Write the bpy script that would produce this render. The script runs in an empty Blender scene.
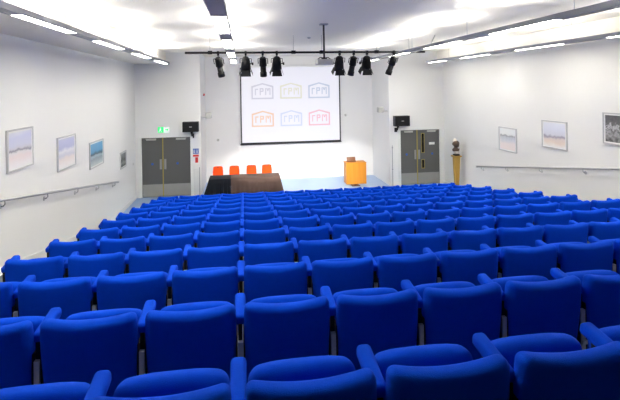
import bpy, bmesh, math
from mathutils import Vector, Matrix

scene = bpy.context.scene
col = scene.collection
PI = math.pi
EYE = 3.68                       # camera height above the front floor

# ------------------------------------------------------------------ camera
cd = bpy.data.cameras.new('camera')
cam = bpy.data.objects.new('camera', cd); col.objects.link(cam)
cd.sensor_width = 36; cd.lens = 460.5 / 620 * 36
cd.shift_y = -(200 - 87.9) / 620
cd.clip_start = 0.05; cd.clip_end = 100
YAW, ROLL, HOR, FOC = 0.1458, 0.0159, 87.9, 460.5
cam.matrix_world = (Matrix.Translation((0, 0, EYE)) @ Matrix.Rotation(-YAW, 4, 'Z')
                    @ Matrix.Rotation(PI / 2, 4, 'X') @ Matrix.Rotation(-ROLL, 4, 'Z'))
scene.camera = cam

# ------------------------------------------------------------------ light and exposure
scene.view_settings.view_transform = 'Standard'
scene.view_settings.look = 'None'
scene.view_settings.gamma = 1
scene.view_settings.exposure = 1.34
w = bpy.data.worlds.new('world'); scene.world = w; w.use_nodes = True
w.node_tree.nodes['Background'].inputs[0].default_value = (.8, .85, .9, 1)
w.node_tree.nodes['Background'].inputs[1].default_value = 0.05
DOWN = 13.5       # luminaire diffuser strength
UP = 32.0        # luminaire uplight strength
SPOT = 460.0     # watts of each stage lantern

# ------------------------------------------------------------------ materials
def mat(name, base, rough=.6, metal=0, noise=0, nscale=8, bump=0, bscale=200, emis=None, estr=0, spec=.5, sheen=0):
    m = bpy.data.materials.new(name); m.use_nodes = True
    nt = m.node_tree; b = nt.nodes['Principled BSDF']
    b.inputs['Base Color'].default_value = (*base, 1)
    b.inputs['Roughness'].default_value = rough
    b.inputs['Metallic'].default_value = metal
    b.inputs['Specular IOR Level'].default_value = spec
    if sheen:
        b.inputs['Sheen Weight'].default_value = sheen
        b.inputs['Sheen Roughness'].default_value = .4
    tc = nt.nodes.new('ShaderNodeTexCoord')
    if noise:
        n = nt.nodes.new('ShaderNodeTexNoise'); n.inputs['Scale'].default_value = nscale
        n.inputs['Detail'].default_value = 5
        nt.links.new(tc.outputs['Object'], n.inputs['Vector'])
        mx = nt.nodes.new('ShaderNodeMix'); mx.data_type = 'RGBA'
        mx.inputs[6].default_value = (*[c * (1 - noise) for c in base], 1)
        mx.inputs[7].default_value = (*[min(1, c * (1 + noise)) for c in base], 1)
        nt.links.new(n.outputs['Fac'], mx.inputs[0]); nt.links.new(mx.outputs[2], b.inputs['Base Color'])
    if bump:
        n2 = nt.nodes.new('ShaderNodeTexNoise'); n2.inputs['Scale'].default_value = bscale
        nt.links.new(tc.outputs['Object'], n2.inputs['Vector'])
        bp = nt.nodes.new('ShaderNodeBump'); bp.inputs['Strength'].default_value = bump
        bp.inputs['Distance'].default_value = .01
        nt.links.new(n2.outputs['Fac'], bp.inputs['Height']); nt.links.new(bp.outputs[0], b.inputs['Normal'])
    if emis:
        b.inputs['Emission Color'].default_value = (*emis, 1)
        b.inputs['Emission Strength'].default_value = estr
    return m

M = {}
M['wall'] = mat('white_paint', (.82, .815, .80), .7, noise=.012, nscale=1.2, bump=.05, bscale=60)
M['ceiling'] = mat('ceiling_paint', (.85, .815, .735), .85, noise=.015, nscale=.8)
M['dark_rear'] = mat('darkened_rear_wall', (.06, .06, .07), .9, noise=.1, nscale=6)  # unseen rear wall, colour made dark to keep bounce off the seat backs
M['trim'] = mat('white_gloss_trim', (.82, .83, .80), .4)
M['floor'] = mat('blue_vinyl', (.28, .40, .62), .35, noise=.06, nscale=3)
M['tier'] = mat('grey_blue_carpet', (.11, .125, .155), .9, noise=.1, nscale=40, bump=.3)
M['fabric'] = mat('blue_upholstery', (.0005, .057, .58), .9, noise=.08, nscale=30, bump=.25, bscale=260, spec=.08, sheen=.0)
M['black'] = mat('black_metal', (.006, .006, .008), .6, spec=.25)
M['black_plastic'] = mat('black_plastic', (.02, .02, .022), .5)
M['steel'] = mat('brushed_steel', (.55, .55, .56), .38, metal=.9, noise=.06, nscale=20)
M['grey_metal'] = mat('pale_grey_metal', (.52, .52, .49), .4, metal=.2, noise=.05, nscale=12)
M['luminaire'] = mat('luminaire_housing', (.22, .23, .27), .45, metal=.2)
M['diffuser'] = mat('lit_diffuser', (.9, .9, .9), .5, emis=(1, .975, .87), estr=DOWN)
M['uplight'] = mat('lit_uplight', (.9, .9, .9), .5, emis=(1, .975, .90), estr=UP)
M['door'] = mat('grey_door_laminate', (.105, .105, .102), .5, noise=.04, nscale=6)
M['kick'] = mat('steel_kickplate', (.30, .30, .285), .5, metal=.0, noise=.05, nscale=5)
M['yellow'] = mat('yellow_edging', (.36, .29, .07), .6)
M['glass'] = mat('dark_glazing', (.01, .01, .012), .12)
M['beech'] = mat('orange_beech_veneer', (.80, .36, .035), .45)
M['brown_wood'] = mat('brown_wood', (.16, .055, .014), .5, noise=.15, nscale=12)
M['pine'] = mat('golden_pedestal_wood', (.52, .31, .06), .5, noise=.1, nscale=10)
M['orange'] = mat('orange_plastic', (.85, .075, .004), .55, spec=.2)
M['chrome'] = mat('chrome', (.7, .7, .7), .2, metal=1)
M['brown_cloth'] = mat('brown_cloth', (.10, .060, .047), .95, noise=.1, nscale=25, bump=.2)
M['black_cloth'] = mat('black_cloth', (.004, .006, .012), .95, noise=.1, nscale=25, bump=.2)
M['grey_plastic'] = mat('pale_grey_plastic', (.50, .50, .48), .5)
M['white_plastic'] = mat('white_plastic', (.75, .75, .74), .4)
M['red'] = mat('red_plastic', (.65, .05, .05), .4)
M['sign_blue'] = mat('sign_blue', (.02, .10, .45), .5)
M['sign_red'] = mat('sign_red', (.75, .05, .05), .5)
M['sign_white'] = mat('sign_white', (.85, .85, .85), .5)
M['exit_green'] = mat('exit_green', (.02, .6, .15), .5, emis=(.04, .85, .22), estr=.42)
M['exit_white'] = mat('exit_white', (.9, .95, .9), .5, emis=(.8, 1, .85), estr=.25)
M['frame'] = mat('silver_picture_frame', (.50, .50, .52), .4, metal=.1)
M['mount'] = mat('white_picture_mount', (.80, .80, .80), .7)
M['bust'] = mat('dark_bronze', (.10, .06, .035), .55, noise=.3, nscale=14)
M['stone'] = mat('cream_stone', (.70, .66, .58), .6, noise=.1, nscale=10)
M['screen'] = mat('lit_projection_screen', (.70, .70, .72), .8, emis=(.86, .86, 1.0), estr=.14)
M['lens'] = mat('lantern_lens', (.8, .8, .7), .3, emis=(1, .95, .85), estr=6)
LOGO = {'mauve': (.52, .52, .62), 'olive': (.70, .69, .50), 'slate': (.42, .50, .66),
        'amber': (.86, .50, .25), 'mist': (.55, .62, .80), 'rose': (.84, .38, .48)}
for k, c in LOGO.items():
    c = [.62 * v + .22 for v in c]
    M['logo_' + k] = mat('projected_' + k, c, .8, emis=c, estr=.12)

def wood_grain(m, c1, c2, axis='X'):
    nt = m.node_tree; b = nt.nodes['Principled BSDF']
    tc = nt.nodes.new('ShaderNodeTexCoord'); mp = nt.nodes.new('ShaderNodeMapping')
    mp.inputs['Scale'].default_value = (9, 9, .7)
    wv = nt.nodes.new('ShaderNodeTexNoise'); wv.inputs['Scale'].default_value = 1.6; wv.inputs['Detail'].default_value = 6
    cr = nt.nodes.new('ShaderNodeValToRGB'); cr.color_ramp.elements[0].position = .3; cr.color_ramp.elements[1].position = .7
    cr.color_ramp.elements[0].color = (*c1, 1); cr.color_ramp.elements[1].color = (*c2, 1)
    nt.links.new(tc.outputs['Object'], mp.inputs[0]); nt.links.new(mp.outputs[0], wv.inputs['Vector'])
    nt.links.new(wv.outputs['Fac'], cr.inputs[0]); nt.links.new(cr.outputs[0], b.inputs['Base Color'])
wood_grain(M['beech'], (.60, .215, .014), (.68, .27, .025))

def art_mat(name, stops, scale=3.0, warp=.25):
    """a painting: bands of colour over the height of the sheet, broken up by noise"""
    m = bpy.data.materials.new(name); m.use_nodes = True
    nt = m.node_tree; b = nt.nodes['Principled BSDF']; b.inputs['Roughness'].default_value = .35
    tc = nt.nodes.new('ShaderNodeTexCoord'); sp = nt.nodes.new('ShaderNodeSeparateXYZ')
    n = nt.nodes.new('ShaderNodeTexNoise'); n.inputs['Scale'].default_value = scale; n.inputs['Detail'].default_value = 4
    nt.links.new(tc.outputs['Generated'], sp.inputs[0]); nt.links.new(tc.outputs['Generated'], n.inputs['Vector'])
    s = nt.nodes.new('ShaderNodeMath'); s.operation = 'SUBTRACT'; s.inputs[1].default_value = .5
    nt.links.new(n.outputs['Fac'], s.inputs[0])
    mu = nt.nodes.new('ShaderNodeMath'); mu.operation = 'MULTIPLY_ADD'; mu.inputs[1].default_value = warp
    nt.links.new(s.outputs[0], mu.inputs[0]); nt.links.new(sp.outputs['Z'], mu.inputs[2])
    cr = nt.nodes.new('ShaderNodeValToRGB'); e = cr.color_ramp.elements
    e[0].position = stops[0][0]; e[0].color = (*stops[0][1], 1)
    e[1].position = stops[-1][0]; e[1].color = (*stops[-1][1], 1)
    for p, c in stops[1:-1]:
        q = e.new(p); q.color = (*c, 1)
    nt.links.new(mu.outputs[0], cr.inputs[0]); nt.links.new(cr.outputs[0], b.inputs['Base Color'])
    return m

# ------------------------------------------------------------------ mesh helpers
def box(bm, lo, hi, mi=0):
    x0, y0, z0 = lo; x1, y1, z1 = hi
    v = [bm.verts.new(p) for p in [(x0,y0,z0),(x1,y0,z0),(x1,y1,z0),(x0,y1,z0),(x0,y0,z1),(x1,y0,z1),(x1,y1,z1),(x0,y1,z1)]]
    for f in [(0,3,2,1),(4,5,6,7),(0,1,5,4),(1,2,6,5),(2,3,7,6),(3,0,4,7)]:
        bm.faces.new([v[i] for i in f]).material_index = mi

def rbox(bm, size, center=(0,0,0), r=.02, n=(4,3,4), fn=None, mi=0, smooth=True):
    """rounded box; fn deforms the local point before it is moved to the centre"""
    h = [s / 2 for s in size]; r = min(r, *[a * .98 for a in h])
    ax = []
    for a, k in zip(h, n):
        e = [0, .35, .7, 1.0]
        t = [-a + r * q for q in e] + [(-a + r) + (2*a - 2*r) * i / k for i in range(1, k)] + [a - r * q for q in reversed(e)]
        ax.append(t)
    verts = {}
    def V(i, j, k):
        key = (i, j, k)
        if key not in verts:
            p = [ax[0][i], ax[1][j], ax[2][k]]
            q = [max(-(a - r), min(a - r, c)) for c, a in zip(p, h)]
            d = Vector([a - b for a, b in zip(p, q)])
            o = Vector(q) + (d.normalized() * r if d.length > 1e-9 else d)
            if fn: o = Vector(fn(o))
            verts[key] = bm.verts.new(o + Vector(center))
        return verts[key]
    I, J, K = [len(a) - 1 for a in ax]
    def F(a, b, c, d):
        f = bm.faces.new((a, b, c, d)); f.smooth = smooth; f.material_index = mi
    for i in range(I):
        for j in range(J):
            F(V(i,j,0), V(i,j+1,0), V(i+1,j+1,0), V(i+1,j,0)); F(V(i,j,K), V(i+1,j,K), V(i+1,j+1,K), V(i,j+1,K))
    for i in range(I):
        for k in range(K):
            F(V(i,0,k), V(i+1,0,k), V(i+1,0,k+1), V(i,0,k+1)); F(V(i,J,k), V(i,J,k+1), V(i+1,J,k+1), V(i+1,J,k))
    for j in range(J):
        for k in range(K):
            F(V(0,j,k), V(0,j,k+1), V(0,j+1,k+1), V(0,j+1,k)); F(V(I,j,k), V(I,j+1,k), V(I,j+1,k+1), V(I,j,k+1))

def tube(bm, pts, r, seg=10, cap=True, mi=0):
    """sweep a circle (r may be a list) along points"""
    pts = [Vector(p) for p in pts]; rings = []
    rs = r if isinstance(r, (list, tuple)) else [r] * len(pts)
    up = None
    for i, p in enumerate(pts):
        d = (pts[min(i+1, len(pts)-1)] - pts[max(i-1, 0)]).normalized()
        if up is None: up = Vector((0,0,1)) if abs(d.z) < .9 else Vector((1,0,0))
        a = d.cross(up).normalized(); b = a.cross(d).normalized(); up = b
        rings.append([bm.verts.new(p + (a * math.cos(t) + b * math.sin(t)) * rs[i]) for t in [2*PI*k/seg for k in range(seg)]])
    for A, B in zip(rings, rings[1:]):
        for k in range(seg):
            f = bm.faces.new((A[k], B[k], B[(k+1) % seg], A[(k+1) % seg])); f.smooth = True; f.material_index = mi
    if cap:
        for R in (rings[0], rings[-1]):
            try: bm.faces.new(R).material_index = mi
            except ValueError: pass

def prism(bm, poly, d0, d1, plane='XZ', mi=0):
    """extrude a polygon given in a plane between d0 and d1 on the remaining axis"""
    def P(a, b, d):
        return {'XZ': (a, d, b), 'YZ': (d, a, b), 'XY': (a, b, d)}[plane]
    A = [bm.verts.new(P(a, b, d0)) for a, b in poly]; B = [bm.verts.new(P(a, b, d1)) for a, b in poly]
    bm.faces.new(A).material_index = mi; bm.faces.new(B).material_index = mi
    for i in range(len(poly)):
        j = (i + 1) % len(poly); bm.faces.new((A[i], A[j], B[j], B[i])).material_index = mi

def obj(name, bm, m, parent=None, loc=None):
    bmesh.ops.recalc_face_normals(bm, faces=bm.faces)
    me = bpy.data.meshes.new(name); bm.to_mesh(me); bm.free()
    for x in (m if isinstance(m, (list, tuple)) else [m]): me.materials.append(x)
    o = bpy.data.objects.new(name, me); col.objects.link(o)
    if parent: o.parent = parent
    if loc: o.location = loc
    return o

def tag(o, label, cat, group=None):
    o['label'] = label; o['category'] = cat
    if group: o['group'] = group
    return o
def thing(name, label, cat, loc=(0,0,0), rz=0, group=None):
    o = bpy.data.objects.new(name, None); o.empty_display_size = .1; col.objects.link(o)
    o.location = loc; o.rotation_euler = (0, 0, rz)
    return tag(o, label, cat, group)
def struct(name, bm, m, parent=None):
    o = obj(name, bm, m, parent)
    if not parent: o['kind'] = 'structure'
    return o
def B(): return bmesh.new()
def bxs(*boxes):
    bm = B()
    for lo, hi in boxes: box(bm, lo, hi)
    return bm

# ------------------------------------------------------------------ measures of the room
XL, XR = -3.65, 7.50            # side walls
YB, YS, YR = 16.45, 18.67, -4.0 # door wall, stage wall, wall behind the camera
RX0, RX1 = -1.46, 5.36          # stage recess
ZC = EYE + 1.30                 # main ceiling
ZS = EYE + .91                  # soffit
ROW0, PITCH, RISE = 1.690, .9957, .1565
SEATW, SEAM = .56, -.035
def row_y(k): return ROW0 + k * PITCH
def row_z(k): return (11 - k) * RISE

# floor with its steps
bm = B()
prof = [(YR, -.15), (YS + .2, -.15), (YS + .2, 0)]
y = row_y(11) - .12
prof.append((y, 0))
for k in range(10, -2, -1):
    z = row_z(k); prof.append((y, z))
    y = row_y(k) - .12 if k >= 0 else YR
    prof.append((y, z))
A = [bm.verts.new((XL, a, b)) for a, b in prof]; Bv = [bm.verts.new((XR, a, b)) for a, b in prof]
bm.faces.new(A); bm.faces.new(Bv)
for i in range(len(prof)):
    j = (i + 1) % len(prof); f = bm.faces.new((A[i], A[j], Bv[j], Bv[i]))
    f.material_index = 0 if i in (1, 2) else 1
struct('floor', bm, [M['floor'], M['tier']])

# ceiling: main plane with lower soffits over both side walls
bm = B()
box(bm, (XL - .2, YR - .2, ZC), (XR + .2, YS + .2, ZC + .15))
struct('ceiling', bm, M['ceiling'])
struct('trim_1', bxs(((XL, YR, ZS), (-2.60, YB, ZC - .002))), M['ceiling'])['label'] = 'low plaster soffit along the left wall'
struct('trim_2', bxs(((7.27, YR, ZS), (XR, YB, ZC - .002))), M['ceiling'])['label'] = 'narrow soffit along the right wall'

struct('wall_left', bxs(((XL - .2, YR, -.15), (XL, YS + .2, ZC))), M['wall'])
struct('wall_right', bxs(((XR, YR, -.15), (XR + .2, YS + .2, ZC))), M['wall'])
struct('wall_rear', bxs(((XL - .2, YR - .2, -.15), (XR + .2, YR, ZC))), M['dark_rear'])
# door wall, split around the two doors, with the returns of the stage recess
LD = (-3.46, -1.81, 2.06); RD = (5.77, 7.32, 2.06)
struct('wall_front', bxs(
    ((XL, YB, 0), (LD[0], YB + .2, LD[2])), ((LD[1], YB, 0), (RX0, YB + .2, LD[2])), ((XL, YB, LD[2]), (RX0, YB + .2, ZC)),
    ((RX1, YB, 0), (RD[0], YB + .2, RD[2])), ((RD[1], YB, 0), (XR, YB + .2, RD[2])), ((RX1, YB, RD[2]), (XR, YB + .2, ZC)),
    ((RX0 - .15, YB + .2, 0), (RX0, YS, ZC)), ((RX1, YB + .2, 0), (RX1 + .15, YS, ZC))), M['wall'])
struct('wall_stage', bxs(((RX0 - .15, YS, 0), (RX1 + .15, YS + .2, ZC))), M['wall'])
struct('baseboard_stage', bxs(((RX0, YS - .015, 0), (RX1, YS, .09))), M['trim'])
# sloping stringers along both side walls
for nm, xa, xb in (('baseboard_left', XL, XL + .025), ('baseboard_right', XR - .025, XR)):
    bm = B()
    ya, yb = YR, row_y(11) - .12
    zt = lambda yy: (yb - yy) * RISE / PITCH + .28
    ytop = row_y(0) - .12
    poly = [(ya, -.1), (YB, -.1), (YB, .10), (yb + 1.0, .10), (yb, .24), (ytop, zt(ytop) ), (ya, zt(ytop))]
    prism(bm, poly, xa, xb, 'YZ'); struct(nm, bm, M['trim'])

# ------------------------------------------------------------------ doors
def door(name, x0, x1, h, right):
    cx = (x0 + x1) / 2
    root = bpy.data.objects.new(name, None); col.objects.link(root); root.location = (cx, YB, 0); root['kind'] = 'structure'
    hw = (x1 - x0) / 2; f = .075; m = -.07 * 2 * hw
    fr = obj('door_frame', bxs(((-hw - f, -.03, 0), (-hw + .01, .16, h + f)), ((hw - .01, -.03, 0), (hw + f, .16, h + f)),
                          ((-hw, -.03, h - .01), (hw, .16, h + f))), M['trim'], root)
    for s in (-1, 1):
        a, b = (-hw + .012, m - .004) if s < 0 else (m + .004, hw - .012)
        leaf = obj('door_leaf', bxs(((a, .03, .01), (b, .075, h - .012))), M['door'], root)
        obj('kickplate', bxs(((a + .01, .024, .02), (b - .01, .0305, .44))), M['kick'], leaf)
        cxl = a + .32 if s < 0 else b - .32
        obj('door_closer', bxs(((cxl - .16, -.03, h - .10), (cxl + .16, .03, h - .04)), ((cxl - .02, -.045, h - .05), (cxl + .20 * -s * -1, -.03, h - .035))), M['grey_metal'], leaf)
        px = m - .075 if s < 0 else m + .075
        obj('push_plate', bxs(((px - .035, .022, .95), (px + .035, .0305, 1.30))), M['kick'], leaf)
        bm = B()
        sx = ((-.52, .48) if right else (-.47, .37))[s > 0]
        tube(bm, [(sx, .031, 1.14), (sx, .026, 1.14)], .042, 20)
        obj('round_blue_sign', bm, M['sign_blue'], leaf)
        if right and s > 0:
            for z0, z1 in ((1.20, 1.90), (.62, .92)):
                x0p, x1p = .075, .16
                p = obj('vision_panel', bxs(((x0p, .022, z0), (x1p, .08, z1))), M['glass'], leaf)
                obj('glazing_bead', bxs(((x0p - .022, .018, z0 - .022), (x0p, .031, z1 + .022)), ((x1p, .018, z0 - .022), (x1p + .022, .031, z1 + .022)),
                                       ((x0p, .018, z1), (x1p, .031, z1 + .022)), ((x0p, .018, z0 - .022), (x1p, .031, z0))), M['yellow'], p)
            obj('notice', bxs(((.36, .024, 1.48), (.58, .031, 1.57))), M['sign_white'], leaf)
    obj('meeting_strip', bxs(((m - .018, .018, .01), (m + .018, .032, h - .012))), M['yellow'], root)
    return root
door('door_1', *LD, False)
door('door_2', *RD, True)

# ------------------------------------------------------------------ linear luminaires
SEG = [('left', -2.30, .80, .15, [2.55, 5.18, 7.80, 10.42, 12.98]),
       ('centre', -.245, .80, .18, [2.55, 5.18, 7.68, 10.30, 12.92]),
       ('right', 3.92, .80, .15, [2.60, 5.26, 7.90, 10.55, 13.1]),
       ('wall', 6.40, .80, .15, [2.95, 5.72, 8.48, 11.28, 13.9])]
POS = {'left': 'beside the left wall soffit', 'centre': 'left of the projector', 'right': 'right of the projector', 'wall': 'closest to the right wall'}
for nm, x, h, wd, starts in SEG:
    z = EYE + h; hh = .07
    y1 = 14.75 if nm != 'wall' else 15.2
    t = thing('linear_ceiling_light', 'long suspended grey linear light with lit white sections, ' + POS[nm], 'ceiling light', (x, YR + .1, z), 0, 'linear ceiling lights')
    L = y1 - YR - .1
    # housing: an inverted channel with two side walls, open in the lit sections above
    a = wd / 2
    obj('housing', bxs(((-a, 0, 0), (-a + .012, L, hh)), ((a - .012, 0, 0), (a, L, hh)), ((-a + .012, 0, .03), (a - .012, L, .045)),
                       ((-a + .012, 0, 0), (a - .012, .012, hh)), ((-a + .012, L - .012, 0), (a - .012, L, hh))), M['luminaire'], t)
    cuts = [(s - YR - .1, min(s - YR - .1 + 1.56, L - .05)) for s in starts]
    prev = .02
    for c0, c1 in cuts:
        if c0 > prev: obj('blank_cover', bxs(((-a + .012, prev, .004), (a - .012, c0, .012))), M['luminaire'], t)
        obj('diffuser', bxs(((-a + .014, c0, .003), (a - .014, c1, .010))), M['diffuser'], t)
        ux = {'left': .01, 'wall': -.01}.get(nm, 0)
        bm = B(); prism(bm, [(-.04 + ux, .046), (.04 + ux, .046), (ux, hh + .006)], c0, c1, 'XZ'); obj('uplight_prism', bm, M['uplight'], t)
        prev = c1
    if prev < L - .03: obj('blank_cover', bxs(((-a + .012, prev, .004), (a - .012, L - .02, .012))), M['luminaire'], t)
    for yy in [c0 - .3 for c0, _ in cuts if c0 > .5]:
        bm = B(); tube(bm, [(0, yy, .045), (0, yy, ZC - z)], .006, 6)
        obj('suspension_rod', bm, M['steel'], t)

# ------------------------------------------------------------------ projection screen
SY = YS - .10
sx0, sx1, sz0, sz1 = -.09, 3.98, EYE - 2.20, EYE + .85
t = thing('projection_screen', 'large white projection screen with black edges showing six pale badges', 'projection screen', ((sx0 + sx1) / 2, SY, sz0))
W2 = (sx1 - sx0) / 2; H = sz1 - sz0
obj('screen_surface', bxs(((-W2 + .05, 0, .05), (W2 - .05, .008, H))), M['screen'], t)
obj('screen_border', bxs(((-W2, -.003, 0), (-W2 + .05, .011, H)), ((W2 - .05, -.003, 0), (W2, .011, H)), ((-W2, -.003, 0), (W2, .011, .045))), M['black_plastic'], t)
bm = B(); tube(bm, [(-W2 - .02, .005, -.02), (W2 + .02, .005, -.02)], .022, 10); obj('bottom_bar', bm, M['black_plastic'], t)
obj('roller_case', bxs(((-W2 - .06, -.04, H), (W2 + .06, .09, H + .11))), M['white_plastic'], t)
def badge(cx, cz, key):
    bm = B(); w2, h2, th = .44, .30, .055; d0, d1 = -.004, .0
    out = [(-w2, -h2), (w2, -h2), (w2, h2 * .75), (w2 * .35, h2), (0, h2 * 1.15), (-w2 * .35, h2), (-w2, h2 * .75)]
    inn = [(-w2 + th, -h2 + th), (w2 - th, -h2 + th), (w2 - th, h2 * .75 - th), (w2 * .35, h2 - th), (0, h2 * 1.15 - th), (-w2 * .35, h2 - th), (-w2 + th, h2 * .75 - th)]
    for i in range(7):
        j = (i + 1) % 7
        prism(bm, [(cx + a, cz + b) for a, b in (out[i], out[j], inn[j], inn[i])], d0, d1, 'XZ')
    # letter strokes: r P M
    def bar(x0, z0, x1, z1): prism(bm, [(cx + x0, cz + z0), (cx + x1, cz + z0), (cx + x1, cz + z1), (cx + x0, cz + z1)], d0, d1, 'XZ')
    s = .04
    bar(-.30, -.14, -.30 + s, .12); bar(-.30 + s, .075, -.17, .12)
    bar(-.11, -.14, -.11 + s, .14); bar(-.11 + s, .095, .04, .14); bar(-.11 + s, -.01, .04, .035); bar(0, .035, .045, .095)
    bar(.11, -.14, .11 + s, .14); bar(.28, -.14, .28 + s, .14)
    prism(bm, [(cx + .155, cz + .14), (cx + .2, cz + .02), (cx + .235, cz + .02), (cx + .28, cz + .14), (cx + .235, cz + .14), (cx + .2175, cz + .08), (cx + .2, cz + .14)], d0, d1, 'XZ')
    obj('badge', bm, M['logo_' + key], t)['label'] = key + ' outlined badge on the screen'
def ray(x, y):
    a, b = x - 310, y - HOR; c, s = math.cos(ROLL), math.sin(ROLL)
    u = (a * c - b * s) / FOC; v = -(b * c + a * s) / FOC
    cy, sy = math.cos(YAW), math.sin(YAW)
    return (u * cy + sy) / (cy - u * sy), v / (cy - u * sy)
for (bx, bz), key in zip([(.89, 2.08), (2.04, 2.08), (3.19, 2.08), (.89, .97), (2.04, .97), (3.19, .97)], ['mauve', 'olive', 'slate', 'amber', 'mist', 'rose']):
    badge((bx - 2.04) * 1.0 + .0, bz, key)

# ------------------------------------------------------------------ lighting bar and its lanterns
BY, BZ = 11.2, EYE + .875
t = thing('lighting_bar', 'long black horizontal lighting bar below the ceiling', 'lighting bar', (0, BY, BZ))
bm = B(); tube(bm, [(-1.33, 0, 0), (4.62, 0, 0)], .026, 12); obj('pipe', bm, M['black'], t)
for hx in (-.75, 1.25, 1.95, 3.35, 4.2):
    bm = B(); tube(bm, [(hx, 0, .02), (hx, 0, ZC - BZ)], .003, 6); box(bm, (hx - .05, -.035, -.035), (hx + .05, .035, .045)); obj('hanger', bm, M['black'], t)

def aim_matrix(d, base):
    d = Vector(d).normalized(); q = d.to_track_quat('-Z', 'Y'); return Matrix.Translation(base) @ q.to_matrix().to_4x4()
def lantern(x, kind, lean, label, target=None):
    root = thing('stage_lantern', label, 'stage light', (x, BY, BZ), 0, 'stage lanterns on the lighting bar')
    bm = B(); box(bm, (-.025, -.04, -.07), (.025, .04, .035)); tube(bm, [(0, 0, -.06), (0, 0, -.13)], .012, 8)
    obj('clamp', bm, M['black'], root)
    d = Vector((lean, .38, -1)).normalized()
    top = Vector((0, 0, -.13))
    if kind == 'profile':
        base = top + Vector((-lean * .02, 0, 0)); Mx = aim_matrix(d, base)
        bm = B(); tube(bm, [(0,0,.02), (0,0,0), (0,0,-.05), (0,0,-.20), (0,0,-.215)], [.055, .07, .085, .09, .075], 16)
        box(bm, (-.065, -.065, -.02), (.065, .065, .0))
        bm.transform(Mx); obj('lamp_housing', bm, M['black'], root)
        bm = B(); tube(bm, [(0,0,-.20), (0,0,-.36), (0,0,-.37), (0,0,-.47)], [.07, .07, .083, .083], 16, cap=True); bm.transform(Mx); obj('lens_tube', bm, M['black'], root)
        bm = B(); tube(bm, [(0,0,-.468), (0,0,-.474)], .068, 16); bm.transform(Mx); obj('lens', bm, M['lens'] if target else M['glass'], root)
        yk, L = -.15, .10
        front = Mx @ Vector((0, 0, -.49))
    else:
        base = top + Vector((0, 0, .02)); Mx = aim_matrix(d, base)
        bm = B(); tube(bm, [(0,0,.01), (0,0,-.01), (0,0,-.04), (0,0,-.16), (0,0,-.30)], [.05, .075, .095, .11, .125], 16); box(bm, (-.085, -.09, -.27), (.085, .09, -.08))
        bm.transform(Mx); obj('lamp_housing', bm, M['black'], root)
        bm = B(); tube(bm, [(0,0,-.299), (0,0,-.306)], .10, 16); bm.transform(Mx); obj('lens', bm, M['lens'] if target else M['glass'], root)
        for s, ax in ((-1, 0), (1, 0), (-1, 1), (1, 1)):
            bm = B(); a0, a1, w0, w1 = .115 * s, .165 * s, .10, .125
            q = [(a0, -w0, -.30), (a0, w0, -.30), (a1, w1, -.44), (a1, -w1, -.44)]
            if ax: q = [(b, a, c) for a, b, c in q]
            v = [bm.verts.new(p) for p in q] ; v2 = [bm.verts.new(Vector(p) * 1.0 + (Vector((.004 * s, 0, 0)) if not ax else Vector((0, .004 * s, 0)))) for p in q]
            bm.faces.new(v); bm.faces.new(v2)
            for i in range(4): bm.faces.new((v[i], v[(i+1) % 4], v2[(i+1) % 4], v2[i]))
            bm.transform(Mx); obj('barn_door', bm, M['black'], root)
        yk, L = -.15, .12
        front = Mx @ Vector((0, 0, -.47))
        bm = B(); side = -1 if x > 2 else 1
        tube(bm, [(side * .10, 0, -.17), (side * .165, 0, -.17)], .014, 8); tube(bm, [(side * .15, 0, -.17), (side * .185, 0, -.17)], .035, 10)
        bm.transform(Mx); obj('tilt_knob', bm, M['black'], root)
    bm = B(); c = Mx @ Vector((0, 0, yk))
    for s in (-1, 1):
        tube(bm, [top + Vector((s * .02, 0, 0)), top + Vector((s * (L + .015), 0, -.02)), c + Vector((s * (L + .015), 0, 0))], .010, 6)
    obj('yoke', bm, M['black'], root)
    if target:
        ld = bpy.data.lights.new('lantern_beam', 'SPOT'); ld.energy = SPOT * target[3]; ld.spot_size = target[4]; ld.spot_blend = .6; ld.shadow_soft_size = .08
        ld.color = (1, .98, .95)
        lo = bpy.data.objects.new('lantern_beam', ld); col.objects.link(lo); lo.parent = root
        lo.location = front + d * .02
        dd = Vector(target[:3]) - (Vector((x, BY, BZ)) + front)
        lo.rotation_euler = dd.to_track_quat('-Z', 'Y').to_euler()
R = math.radians
lantern(-.56, 'profile', .17, 'black profile lantern farthest left on the lighting bar, leaning right', (-.6, 18.6, -.1, .6, R(20)))
lantern(.09, 'fresnel', 0, 'black flared lantern second from left, at the screen\'s top left corner', (.7, 18.6, -.2, 1, R(27)))
lantern(.50, 'profile', .05, 'black slim upright lantern third from left, between two flared lanterns', (1.2, 18.6, 2.9, .35, R(75)))
lantern(.84, 'fresnel', 0, 'black flared lantern fourth from left, in front of the screen', (1.9, 18.6, -.25, 1, R(27)))
lantern(2.40, 'fresnel', 0, 'black flared lantern just right of the projector', (3.0, 18.6, -.2, 1, R(27)))
lantern(2.76, 'profile', -.12, 'black slim lantern leaning left, second to the right of the projector', (3.2, 18.6, 2.9, .35, R(75)))
lantern(3.10, 'fresnel', 0, 'black flared lantern with round side knob, second from the right end', (4.2, 18.6, -.1, .9, R(26)))
lantern(3.80, 'profile', -.26, 'black slim lantern leaning left at the right end of the bar', None)
bm = B(); tube(bm, [(3.24, BY - .12, BZ - .20), (3.4, BY - .12, BZ - .17), (3.8, BY - .12, BZ - .10), (4.3, BY - .12, BZ - .03), (4.7, BY - .1, BZ + .10), (4.9, BY, ZC)], .010, 6)
tag(obj('power_cable', bm, M['grey_plastic']), 'thin pale cable rising right from the lanterns to the ceiling', 'cable')

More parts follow.
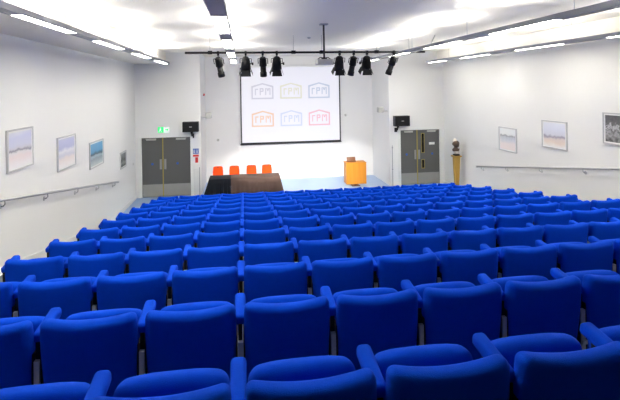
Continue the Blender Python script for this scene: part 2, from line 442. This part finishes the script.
# ------------------------------------------------------------------ projector on its pole
PY = 9.26; px = .1773 * PY + .02
t = thing('ceiling_projector', 'pale grey projector hanging from the ceiling on a dark pole', 'projector', (px, PY, EYE + .475))
zt = ZC - EYE - .475
rb = B(); rbox(rb, (.33, .28, .11), (0, 0, .05), .02, (2, 2, 2)); obj('projector_body', rb, M['grey_plastic'], t)
bm = B(); tube(bm, [(.06, .125, .05), (.06, .16, .05)], [.035, .032], 14); obj('projector_lens', bm, M['glass'], t)
bm = B(); tube(bm, [(0, 0, .13), (0, 0, zt - .01)], .020, 12); obj('pole', bm, M['black_plastic'], t)
obj('ceiling_plate', bxs(((-.08, -.08, zt - .02), (.08, .08, zt))), M['luminaire'], t)
bm = B(); box(bm, (-.05, -.05, .11), (.05, .05, .14))
for s in (-1, 1):
    tube(bm, [(0, 0, .13), (s * .08, 0, .145), (s * .14, 0, .10)], .010, 6)
obj('mounting_bracket', bm, M['black'], t)

# smoke detectors on the ceiling
def detector(x, y, label):
    t = thing('smoke_detector', label, 'smoke detector', (x, y, ZC), 0)
    bm = B(); tube(bm, [(0, 0, 0), (0, 0, -.018)], .055, 18); obj('base', bm, M['white_plastic'], t)
    bm = B(); tube(bm, [(0, 0, -.018), (0, 0, -.035), (0, 0, -.045)], [.045, .04, .02], 18); obj('sensor_head', bm, M['grey_plastic'], t)
a, b = ray(309, 37); D = 1.30 / b; detector(a * D, D, 'small round detector on the ceiling above the screen')

# ------------------------------------------------------------------ speakers beside the doors
def wall_speaker(x0, x1, z0, z1, bx, label):
    cx = (x0 + x1) / 2; t = thing('wall_speaker', label, 'loudspeaker', (cx, 16.2, z0))
    hw = (x1 - x0) / 2; h = z1 - z0
    bm = B(); rbox(bm, (2*hw, .24, h), (0, 0, h / 2), .02, (2, 2, 2)); obj('cabinet', bm, M['black_plastic'], t)
    obj('grille', bxs(((-hw + .02, -.128, .02), (hw - .02, -.119, h - .02))), M['black'], t)
    obj('maker_plate', bxs(((-.04, -.131, h * .5 - .01), (.05, -.127, h * .5 + .012))), M['grey_metal'], t)
    bm = B(); box(bm, (bx - .04, -.03, -.05), (bx + .04, .03, .01)); tube(bm, [(bx, 0, -.03), (bx, .05, -.14), (bx, .24, -.16)], .022, 8); box(bm, (bx - .05, .235, -.24), (bx + .05, .25, -.08))
    obj('bracket', bm, M['black'], t)
wall_speaker(-2.04, -1.50, EYE - 1.44, EYE - 1.09, .03, 'black landscape loudspeaker on bracket beside the left door')
wall_speaker(5.46, 6.03, EYE - 1.45, EYE - 1.07, -.14, 'black landscape loudspeaker on bracket over the right door')

# small pale units on the recess edges
def side_unit(x, z, s, label):
    t = thing('wall_camera', label, 'camera', (x, YB - .0, z))
    bm = B(); rbox(bm, (.20, .26, .20), (0, .25, 0), .02, (2, 2, 2)); obj('camera_body', bm, M['grey_plastic'], t)
    bm = B(); tube(bm, [(0, .25, -.03), (-s * .1, .25, -.05), (-s * .255, .25, -.05)], .035, 8); obj('arm', bm, M['white_plastic'], t)
side_unit(-1.20, EYE - .92, 1, 'pale grey unit on an arm on the left side of the stage recess')
side_unit(5.10, EYE - .86, -1, 'pale grey unit on an arm on the right side of the stage recess')
t = thing('fire_alarm_sounder', 'small red alarm sounder high on the left edge of the stage recess', 'alarm', (RX0, 17.4, EYE - .19))
bm = B(); tube(bm, [(0, 0, 0), (.03, 0, 0)], .055, 16); obj('base', bm, M['white_plastic'], t)
bm = B(); tube(bm, [(.03, 0, 0), (.07, 0, 0), (.085, 0, 0)], [.045, .04, .02], 16); obj('sounder_dome', bm, M['red'], t)
def wallbox(name, label, cat, lo, hi, m):
    cx, cy, cz = [(a + b) / 2 for a, b in zip(lo, hi)]
    t = thing(name, label, cat, (cx, cy, cz)); hx, hy, hz = [(b - a) / 2 for a, b in zip(lo, hi)]
    bm = B(); rbox(bm, (2*hx, 2*hy, 2*hz), (0, 0, 0), .006, (1, 1, 1)); obj('case', bm, m, t)
    return t, hx, hy, hz
for (ax_, ay_), lab in (((218, 140), 'small round sensor on the stage wall left of the screen'), ((345.5, 115), 'small pale sensor on the stage wall right of the screen')):
    a, b = ray(ax_, ay_); t = thing('wall_sensor', lab, 'sensor', (a * YS, YS, EYE + b * YS))
    bm = B(); tube(bm, [(0, 0, 0), (0, -.02, 0)], .07, 16); obj('base', bm, M['white_plastic'], t)
    bm = B(); tube(bm, [(0, -.02, 0), (0, -.05, 0)], [.05, .03], 16); obj('sensor_head', bm, M['grey_plastic'], t)
a, b = ray(133, 164); D = XL / a
t = thing('light_switch', 'small white switch on the left wall near the corner', 'switch', (XL, D, EYE + b * D))
obj('plate', bxs(((0, -.06, -.06), (.01, .06, .06))), M['white_plastic'], t); obj('rocker', bxs(((.01, -.02, -.025), (.018, .02, .025))), M['grey_plastic'], t)

# ------------------------------------------------------------------ exit sign and notices
t = thing('exit_sign', 'lit green and white exit sign above the left door', 'exit sign', (-2.70, YB, EYE - 1.36))
obj('sign_case', bxs(((-.20, -.05, -.105), (.20, 0, .105))), M['white_plastic'], t)
obj('green_face', bxs(((-.19, -.056, -.095), (.0, -.05, .095))), M['exit_green'], t)
obj('white_face', bxs(((.0, -.056, -.095), (.19, -.05, .095))), M['exit_white'], t)
bm = B()
box(bm, (-.12, -.060, .045), (-.09, -.056, .075)); prism(bm, [(-.14, .03), (-.08, .04), (-.09, -.02), (-.06, -.07), (-.08, -.075), (-.11, -.02), (-.15, -.07), (-.165, -.06), (-.125, .0)], -.060, -.056)
obj('running_figure', bm, M['exit_white'], t)
bm = B(); prism(bm, [(.05, .015), (.11, .015), (.11, .05), (.16, 0), (.11, -.05), (.11, -.015), (.05, -.015)], -.060, -.056); obj('arrow', bm, M['exit_green'], t)
t = thing('fire_action_notice', 'blue and white notice on the wall right of the left door', 'sign', (-1.64, YB, EYE - 2.14))
obj('plate', bxs(((-.10, -.008, -.09), (.10, 0, .09))), M['sign_blue'], t)
obj('white_text', bxs(*[((x0, -.012, z), (x0 + .065, -.008, z + .018)) for x0 in (-.08, .015) for z in (-.055, -.012, .03)]), M['sign_white'], t)
t = thing('fire_equipment_notice', 'red and white notice right of the left door, below the blue one', 'sign', (-1.64, YB, EYE - 2.42))
obj('plate', bxs(((-.10, -.008, -.16), (.10, 0, .17))), M['sign_white'], t)
obj('red_symbol', bxs(((-.10, -.012, .09), (.10, -.008, .16)), ((-.02, -.012, -.12), (.075, -.008, .07))), M['sign_red'], t)
t = thing('cable_duct', 'tall narrow white duct on the wall right of the left door', 'duct', (-1.60, YB, 0))
obj('duct_body', bxs(((-.12, -.03, 0), (.07, 0, .92))), M['white_plastic'], t)
obj('dark_strip', bxs(((.07, -.03, 0), (.085, 0, .98))), M['luminaire'], t)  # narrow dark strip down the right edge of the duct
t = thing('dark_conduit', 'thin dark vertical pipe on the wall left of the right door', 'pipe', (5.46, YB - .012, 0))
bm = B(); tube(bm, [(0, 0, 0), (0, 0, 1.5)], .010, 8); obj('pipe', bm, M['luminaire'], t)
obj('pipe_clip', bxs(((-.02, -.012, .6), (.02, .012, .63)), ((-.02, -.012, 1.4), (.02, .012, 1.43))), M['luminaire'], t)

# ------------------------------------------------------------------ pictures
lav, wht, drk, pnk = (.62, .63, .76), (.85, .85, .86), (.22, .22, .28), (.80, .70, .70)
ARTS = [
 ('framed_picture', 'L', 7.76, 8.66, -.59, -1.26, [(0, (.82,.80,.82)), (.30, pnk), (.42, (.75,.72,.74)), (.47, drk), (.53, (.60,.58,.66)), (.62, lav), (.85, (.60,.62,.80)), (1, (.72,.73,.82))], 'framed pale beach picture with lavender sky, nearest on the left wall'),
 ('framed_picture', 'L', 9.72, 10.71, -.91, -1.59, [(0, (.85,.82,.82)), (.28, (.80,.72,.70)), (.42, (.62,.62,.72)), (.55, (.78,.78,.84)), (.68, (.45,.47,.68)), (.9, (.50,.52,.72)), (1, (.55,.58,.70))], 'framed lilac and cream picture, second on the left wall'),
 ('framed_picture', 'L', 11.66, 12.73, -1.235, -1.88, [(0, (.55,.62,.62)), (.30, (.30,.36,.42)), (.42, (.45,.55,.62)), (.50, (.04,.07,.12)), (.58, (.05,.20,.38)), (.62, (.10,.33,.58)), (1, (.13,.38,.62))], 'framed picture with deep blue upper half, third on the left wall'),
 ('framed_picture', 'L', 14.40, 15.10, -1.85, -2.35, [(0, (.10,.12,.12)), (.3, (.35,.37,.38)), (.5, (.05,.06,.07)), (.7, (.20,.22,.24)), (1, (.30,.32,.35))], 'small dark framed picture, farthest on the left wall'),
 ('framed_picture', 'R', 11.78, 12.66, -1.225, -1.91, [(0, (.84,.74,.72)), (.3, (.82,.74,.74)), (.45, (.66,.67,.72)), (.6, (.52,.54,.60)), (.68, (.30,.30,.34)), (.74, (.80,.82,.82)), (1, (.82,.85,.86))], 'framed pale picture with a dark arc, farthest on the right wall'),
 ('framed_picture', 'R', 9.77, 10.68, -.90, -1.575, [(0, (.84,.82,.80)), (.18, (.80,.68,.60)), (.32, (.72,.62,.60)), (.42, (.30,.28,.36)), (.50, (.66,.66,.74)), (.7, (.70,.72,.82)), (1, (.76,.78,.86))], 'framed lavender seascape with dark horizon, middle of the right wall'),
 ('framed_picture', 'R', 7.80, 8.68, -.61, -1.26, [(0, (.08,.08,.08)), (.3, (.35,.35,.36)), (.45, (.10,.10,.10)), (.55, (.50,.50,.52)), (.65, (.12,.12,.12)), (1, (.07,.07,.08))], 'framed black and white photograph at the right edge of the view'),
]
for i, (nm, side, y0, y1, za, zb, stops, label) in enumerate(ARTS):
    x = XL if side == 'L' else XR; s = 1 if side == 'L' else -1
    cy, cz = (y0 + y1) / 2, EYE + (za + zb) / 2; hy, hz = (y1 - y0) / 2, (za - zb) / 2
    t = thing(nm, label, 'picture', (x, cy, cz), 0, 'framed pictures along the side walls')
    def bb(a, b, c, d, e, f):
        lo = (min(s*a, s*b), c, e); hi = (max(s*a, s*b), d, f); return lo, hi
    fw = .025; mw = .065
    obj('picture_frame', bxs(bb(.0, .03, -hy, -hy + fw, -hz, hz), bb(.0, .03, hy - fw, hy, -hz, hz), bb(.0, .03, -hy + fw, hy - fw, -hz, -hz + fw), bb(.0, .03, -hy + fw, hy - fw, hz - fw, hz)), M['frame'], t)
    obj('mount', bxs(bb(.0, .018, -hy + fw, hy - fw, -hz + fw, hz - fw)), M['mount'], t)
    bm = B(); lo, hi = bb(.018, .020, -hy + mw, hy - mw, -hz + mw * .8, hz - mw * .8); box(bm, lo, hi)
    obj('artwork', bm, art_mat('artwork_paint', stops, 4.0 if i != 6 else 9.0, .22 if i not in (3, 6) else .8), t)

# ------------------------------------------------------------------ handrails
def rail(x, y_far, s, ys, label):
    t = thing('handrail', label, 'handrail', (x, 0, 0))
    zr = lambda y: EYE - 1.594 - .157 * (y - 7.424)
    xo = s * .07
    bm = B(); tube(bm, [(xo, -.5, zr(-.5)), (xo, y_far - .05, zr(y_far - .05)), (xo * .8, y_far, zr(y_far) - .01), (xo * .3, y_far + .02, zr(y_far) - .015), (0, y_far + .02, zr(y_far) - .015)], .024, 12)
    obj('rail', bm, M['steel'], t)
    for y in ys:
        z = zr(y); bm = B()
        tube(bm, [(xo, y, z - .02), (xo, y, z - .07), (xo * .6, y, z - .10), (0, y, z - .10)], .011, 8)
        tube(bm, [(0, y, z - .10), (s * .012, y, z - .10)], .04, 14); obj('rail_bracket', bm, M['steel'], t)
rail(XL, 14.0, 1, [.0, 1.5, 3.0, 4.5, 6.03, 7.57, 9.11, 10.67, 12.14, 13.6], 'long steel handrail sloping down the left wall')
rail(XR, 13.95, -1, [.2, 1.7, 3.2, 4.7, 6.2, 7.7, 9.21, 10.73, 12.25, 13.6], 'long steel handrail sloping down the right wall')

# ------------------------------------------------------------------ presentation table
TX0, TX1, TY0, TY1, TZ = -1.13, 1.20, 15.38, 16.08, .735
t = thing('folding_table', 'long presentation table hidden under brown and black cloths', 'table', ((TX0 + TX1) / 2, (TY0 + TY1) / 2, 0))
hw, hd = (TX1 - TX0) / 2 - .03, (TY1 - TY0) / 2 - .03
obj('tabletop', bxs(((-hw, -hd, TZ - .03), (hw, hd, TZ))), M['brown_wood'], t)
for sx in (-1, 1):
    for sy in (-1, 1):
        bm = B(); tube(bm, [(sx * (hw - .1), sy * (hd - .08), 0), (sx * (hw - .1), sy * (hd - .08), TZ - .03)], .018, 10); obj('leg', bm, M['chrome'], t)
def cloth(name, label, m, x0, x1, zt, fl, fr, grp):
    """a cloth lying over the table: top, front and back drops with soft folds, a drop at fl/fr ends"""
    bm = B(); n = 60; t = thing(name, label, 'tablecloth', ((x0 + x1) / 2, TY0, 0), 0, grp); cx = (x0 + x1) / 2
    cols = []
    for i in range(n + 1):
        u = i / n; x = x0 + (x1 - x0) * u
        fold = .022 * math.sin(u * 31 + x0) + .012 * math.sin(u * 67)
        sag = .006 * math.sin(u * 40)
        row = []
        fx = 0
        for q in (1.0, .75, .5, .25, 0.0):      # front drop
            g = (1 - q) ; ex = (-fl * g if u < .02 else 0) + (fr * g if u > .98 else 0)
            ex = -fl * g * max(0, 1 - u * 8) + fr * g * max(0, 1 - (1 - u) * 8)
            row.append((x + ex, TY0 - .02 - .04 * g + fold * g, .02 + (zt - .03) * q))
        front = list(reversed(row))
        path = front + [(x, TY0 - .006, zt - .004), (x, TY0 + .02, zt + .0), (x, (TY0 + TY1) / 2, zt + sag * .3), (x, TY1 - .01, zt), (x, TY1 + .012, zt - .02), (x, TY1 + .03, .35)]
        cols.append([bm.verts.new((a - cx, b - TY0, c)) for a, b, c in path])
    for A, Bq in zip(cols, cols[1:]):
        for k in range(len(A) - 1):
            f = bm.faces.new((A[k], Bq[k], Bq[k+1], A[k+1])); f.smooth = True
    o = obj('cloth_top_and_front', bm, m, t)
    md = o.modifiers.new('thickness', 'SOLIDIFY'); md.thickness = .004
    for e, use in ((0, fl), (1, fr)):
        if not use: continue
        bm = B(); s = -1 if e == 0 else 1; xe = (x0 if e == 0 else x1) - cx; rows = []
        for i in range(13):
            v = i / 12; yy = (TY1 - TY0) * v; fo = .02 * math.sin(v * 17)
            rows.append([bm.verts.new((xe + s * (use * q + fo * q + .003), yy - (.04 * q if i == 0 else 0), (zt - .004) * (1 - q) + .02 * q)) for q in (0, .25, .5, .75, 1)])
        for A, Bq in zip(rows, rows[1:]):
            for k in range(4):
                f = bm.faces.new((A[k], Bq[k], Bq[k+1], A[k+1])); f.smooth = True
        o = obj('end_drop', bm, m, t); md = o.modifiers.new('thickness', 'SOLIDIFY'); md.thickness = .004
cloth('tablecloth', 'brown tablecloth draped over the right part of the presentation table', M['brown_cloth'], -.42, TX1, TZ + .008, 0, .16, 'cloths on the presentation table')
cloth('tablecloth', 'black tablecloth draped over the left end of the presentation table', M['black_cloth'], TX0, -.425, TZ + .004, .22, 0, 'cloths on the presentation table')

# four orange chairs behind the table
def plastic_chair(label, loc):
    t = thing('stacking_chair', label, 'chair', loc, 0, 'orange stacking chairs behind the table')
    def bend(p):
        x, y, z = p; return (x * (1 - .10 * max(0, z) / .2), y + 1.2 * x * x * -1 + .10 * z, z - 5.0 * max(0, abs(x) - .11) ** 2 * (z > 0))
    bm = B(); rbox(bm, (.37, .022, .34), (0, .20, .69), .0105, (8, 1, 6), fn=bend)
    b = obj('backrest', bm, M['orange'], t)
    obj('hand_slot', bxs(((-.05, .172, .815), (.05, .178, .835))), M['black_plastic'], b)
    bm = B(); rbox(bm, (.41, .42, .03), (0, -.02, .445), .014, (6, 6, 1), fn=lambda p: (p[0], p[1], p[2] + .5 * p[0] ** 2 - .02 * math.cos(p[1] * 6)))
    obj('seat', bm, M['orange'], t)
    for sx in (-1, 1):
        for sy, yy in ((-1, -.18), (1, .19)):
            bm = B(); tube(bm, [(sx * .17, yy * .8, .43), (sx * .20, yy * 1.15, 0)], .011, 8); obj('leg', bm, M['chrome'], t)
    bm = B(); tube(bm, [(-.15, .17, .43), (-.15, .215, .62)], .011, 8); tube(bm, [(.15, .17, .43), (.15, .215, .62)], .011, 8); obj('back_support', bm, M['chrome'], t)
for (xa, xb), w_ in zip([(213, 223), (229.4, 239.2), (246.8, 256), (262, 271.5)], ['leftmost of the four, behind the black cloth', 'second from left of the four behind the table', 'third from left of the four behind the table', 'rightmost of the four behind the table']):
    a, _ = ray((xa + xb) / 2, 167); plastic_chair('orange plastic chair, ' + w_, (a * 17.2, 17.0, 0))

# ------------------------------------------------------------------ lectern
t = thing('lectern', 'wide orange-brown wooden lectern standing on the blue stage floor', 'lectern', (4.13, 16.85, 0))
bm = B(); rbox(bm, (.76, .05, .77), (0, -.19, .475), .008, (1, 1, 1), smooth=False); obj('front_panel', bm, M['beech'], t)
for s in (-1, 1):
    bm = B(); rbox(bm, (.03, .40, .77), (s * .36, .035, .475), .006, (1, 1, 1), smooth=False); obj('side_panel', bm, M['beech'], t)
bm = B(); rbox(bm, (.78, .46, .03), (0, .01, .875), .006, (1, 1, 1), smooth=False); obj('top_board', bm, M['beech'], t)
bm = B(); box(bm, (-.06, -.12, 0), (.06, .14, .12)); box(bm, (-.15, -.16, 0), (.15, .18, .025)); obj('foot', bm, M['brown_wood'], t)
t = thing('book_rest', 'small brown wooden book rest standing on the lectern', 'book rest', (3.98, 16.84, .89))
bm = B(); box(bm, (-.16, -.10, 0), (.16, .12, .022)); obj('base', bm, M['brown_wood'], t)
bm = B(); rbox(bm, (.33, .02, .17), (0, 0, 0), .006, (1, 1, 1)); bm.transform(Matrix.Translation((0, .0, .10)) @ Matrix.Rotation(-.35, 4, 'X')); obj('rest_board', bm, M['brown_wood'], t)
obj('ledge', bxs(((-.165, -.075, .022), (.165, -.04, .05))), M['brown_wood'], t)

# ------------------------------------------------------------------ pedestal and bust
PX, PYD = 7.22, 14.9
t = thing('pedestal', 'tall golden wooden pedestal tapering to the floor beside the right wall', 'pedestal', (PX, PYD, 0))
bm = B(); s0, s1 = .055, .095
v = [bm.verts.new((sx * s, sy * s, z)) for s, z in ((s0, .03), (s1, 1.24)) for sx, sy in ((-1,-1),(1,-1),(1,1),(-1,1))]
for f in ((0,3,2,1),(4,5,6,7),(0,1,5,4),(1,2,6,5),(2,3,7,6),(3,0,4,7)): bm.faces.new([v[i] for i in f])
obj('shaft', bm, M['pine'], t)
obj('cap', bxs(((-.135, -.135, 1.24), (.135, .135, 1.285))), M['pine'], t)
obj('base', bxs(((-.14, -.14, 0), (.14, .14, .03))), M['pine'], t)
t = thing('bust', 'dark brown sculpted bust on a cream block on top of the pedestal', 'sculpture', (PX, PYD, 1.285))
bm = B(); rbox(bm, (.18, .16, .05), (0, 0, .025), .008, (1, 1, 1)); obj('plinth', bm, M['sign_blue'], t); t.children[-1].data.materials[0] = M['black']
bm = B(); rbox(bm, (.17, .14, .12), (.01, 0, .11), .04, (2, 2, 2)); obj('cream_block', bm, M['stone'], t)
bm = B()
tube(bm, [(0, 0, .15), (0, 0, .19), (-.03, 0, .22), (-.01, 0, .26), (0, 0, .30)], [.09, .125, .11, .07, .05], 16)
obj('shoulders', bm, M['bust'], t)
bm = B()
tube(bm, [(0, -.01, .285), (0, -.02, .31), (-.01, -.02, .37), (-.01, 0, .44), (-.02, .01, .49), (-.02, .01, .515)], [.05, .085, .11, .115, .08, .02], 16)
tube(bm, [(-.02, -.11, .39), (-.02, -.15, .36), (-.02, -.12, .345)], [.012, .025, .015], 8)
tube(bm, [(-.115, 0, .37), (-.13, .01, .40), (-.12, .01, .42)], [.012, .02, .01], 8); tube(bm, [(.10, 0, .37), (.115, .01, .40), (.10, .01, .42)], [.012, .02, .01], 8)
obj('head', bm, M['bust'], t)
bm = B(); tube(bm, [(-.02, .03, .46), (-.03, .03, .51), (-.05, .02, .545), (-.07, .01, .55)], [.10, .085, .05, .01], 14); obj('head_covering', bm, M['stone'], t)

# ------------------------------------------------------------------ auditorium seats
def make_seat():
    root = bpy.data.objects.new('auditorium_seat', None); root.empty_display_size = .1; col.objects.link(root)
    hw = .262
    zc, hgt = .553, .60
    def fb(p):                                   # backrest: dipped top edge, bulging rear, slight recline
        x, y, z = p; q = (z + hgt / 2) / hgt     # 0 bottom .. 1 top
        top = max(0, (q - .55) / .45)
        dip = -.026 * (1 - (x / hw) ** 2) ** 1.0 * top ** 2
        wx = x * (1 - .05 * (1 - q)) * (1 - .035 * top ** 3)
        yy = y + .085 * (1 - q) - .030 * math.sin(PI * min(1, q)) * (1 - .6 * (x / hw) ** 2) * (1 if y < 0 else .4)
        yy += .014 * (x / hw) ** 2               # wraps forward at the sides
        return (wx, yy, z + dip)
    bm = B(); rbox(bm, (2 * hw, .10, hgt), (0, .055, zc), .042, (10, 2, 10), fn=fb); obj('backrest', bm, M['fabric'], root)
    def fc(p):                                   # tipped-up cushion
        x, y, z = p; q = (z + .21) / .42
        return (x, y + .012 * math.cos(x * 6) * (1 if y > 0 else -.4), z - .022 * max(0, abs(x) / .24) ** 4 * max(0, q) )
    bm = B(); rbox(bm, (.485, .115, .42), (0, 0, 0), .05, (8, 2, 6), fn=fc)
    bm.transform(Matrix.Translation((0, .315, .535)) @ Matrix.Rotation(-.26, 4, 'X')); obj('seat_cushion', bm, M['fabric'], root)
    obj('side_bracket', bxs(((-.262, .07, .30), (-.252, .20, .66))), M['black'], root)
    obj('side_bracket', bxs(((.252, .07, .30), (.262, .20, .66))), M['black'], root)
    return root
def side_parts(root, xx):
    """an arm and its support at one side of a seat"""
    bm = B(); rbox(bm, (.068, .27, .062), (0, 0, 0), .022, (2, 4, 2), fn=lambda p: (p[0], p[1], p[2] + .0 * p[1]))
    bm.transform(Matrix.Translation((xx, .225, .748)) @ Matrix.Rotation(.12, 4, 'X')); a = obj('armrest', bm, M['fabric'], root)
    b = obj('arm_bracket', bxs(((xx - .012, .09, .62), (xx + .012, .30, .715))), M['black'], root)
    c = obj('support_post', bxs(((xx - .014, .065, .012), (xx + .014, .15, .62)), ((xx - .016, .05, .40), (xx + .016, .065, .425))), M['grey_metal'], root)
    obj('foot_plate', bxs(((xx - .025, .03, 0), (xx + .025, .33, .012))), M['grey_metal'], c)
seat0 = make_seat(); side_parts(seat0, SEATW / 2)
end_seat0 = make_seat(); side_parts(end_seat0, SEATW / 2); side_parts(end_seat0, -SEATW / 2)
def copy_tree(o, parent=None):
    c = o.copy(); col.objects.link(c); c.parent = parent
    for ch in list(o.children): copy_tree(ch, c)
    return c
def project(X, Y, Z):
    c, s = math.cos(YAW), math.sin(YAW); xc = X * c - Y * s; d = Y * c + X * s
    if d < .3: return None
    u, v = FOC * xc / d, -FOC * (Z - EYE) / d; c, s = math.cos(ROLL), math.sin(ROLL)
    return 310 + u * c + v * s, HOR + v * c - u * s
ORD = ['', 'first', 'second', 'third', 'fourth', 'fifth', 'sixth', 'seventh', 'eighth', 'ninth', 'tenth', 'eleventh', 'twelfth', 'thirteenth', 'fourteenth', 'fifteenth']
used = {'mid': False, 'end': False}
for k in range(12):
    y, z = row_y(k), row_z(k)
    vis = []
    for c in range(-4, 11):
        x = SEAM + (c + .5) * SEATW; pts = []
        for px_, py_, pz_ in [(-.25, .03, .87), (.25, .03, .87), (.28, .2, .76), (.28, .35, .78), (-.24, .3, .72), (.24, .3, .72), (0, .03, .85), (.25, .03, .6), (-.25, .03, .6)]:
            p = project(x + px_, y + py_, z + pz_)
            if p: pts.append(p)
        inn = any(0 <= p[0] <= 620 and 0 <= p[1] <= 400 for p in pts)
        vis.append((c, inn))
    cs = [c for c, i in vis if i]; first, last = min(cs), max(cs)
    rown = ORD[12 - k]
    for c, i in vis:
        if not i and not (first - 1 <= c <= last + 2): continue
        kind = 'end' if c == -4 else 'mid'
        src = end_seat0 if kind == 'end' else seat0
        o = src if not used[kind] else copy_tree(src)
        used[kind] = True
        o.location = (SEAM + (c + .5) * SEATW, y, z)
        where = 'the row nearest the camera' if k == 0 else 'the ' + rown + ' row from the stage' if k < 11 else 'the row nearest the stage'
        if c < first: lab = f'blue fabric seat just outside the left edge in {where}'
        elif c > last: lab = f'blue fabric seat {"just" if c == last + 1 else "two places"} outside the right edge in {where}'
        else:
            n = c - first + 1; N = last - first + 1
            pos = 'leftmost' if n == 1 else 'rightmost' if n == N else ORD[n] + ' from the left'
            lab = f'blue fabric tip-up seat, {pos} in {where}'
        tag(o, lab, 'auditorium seat', 'blue auditorium seats in rows')
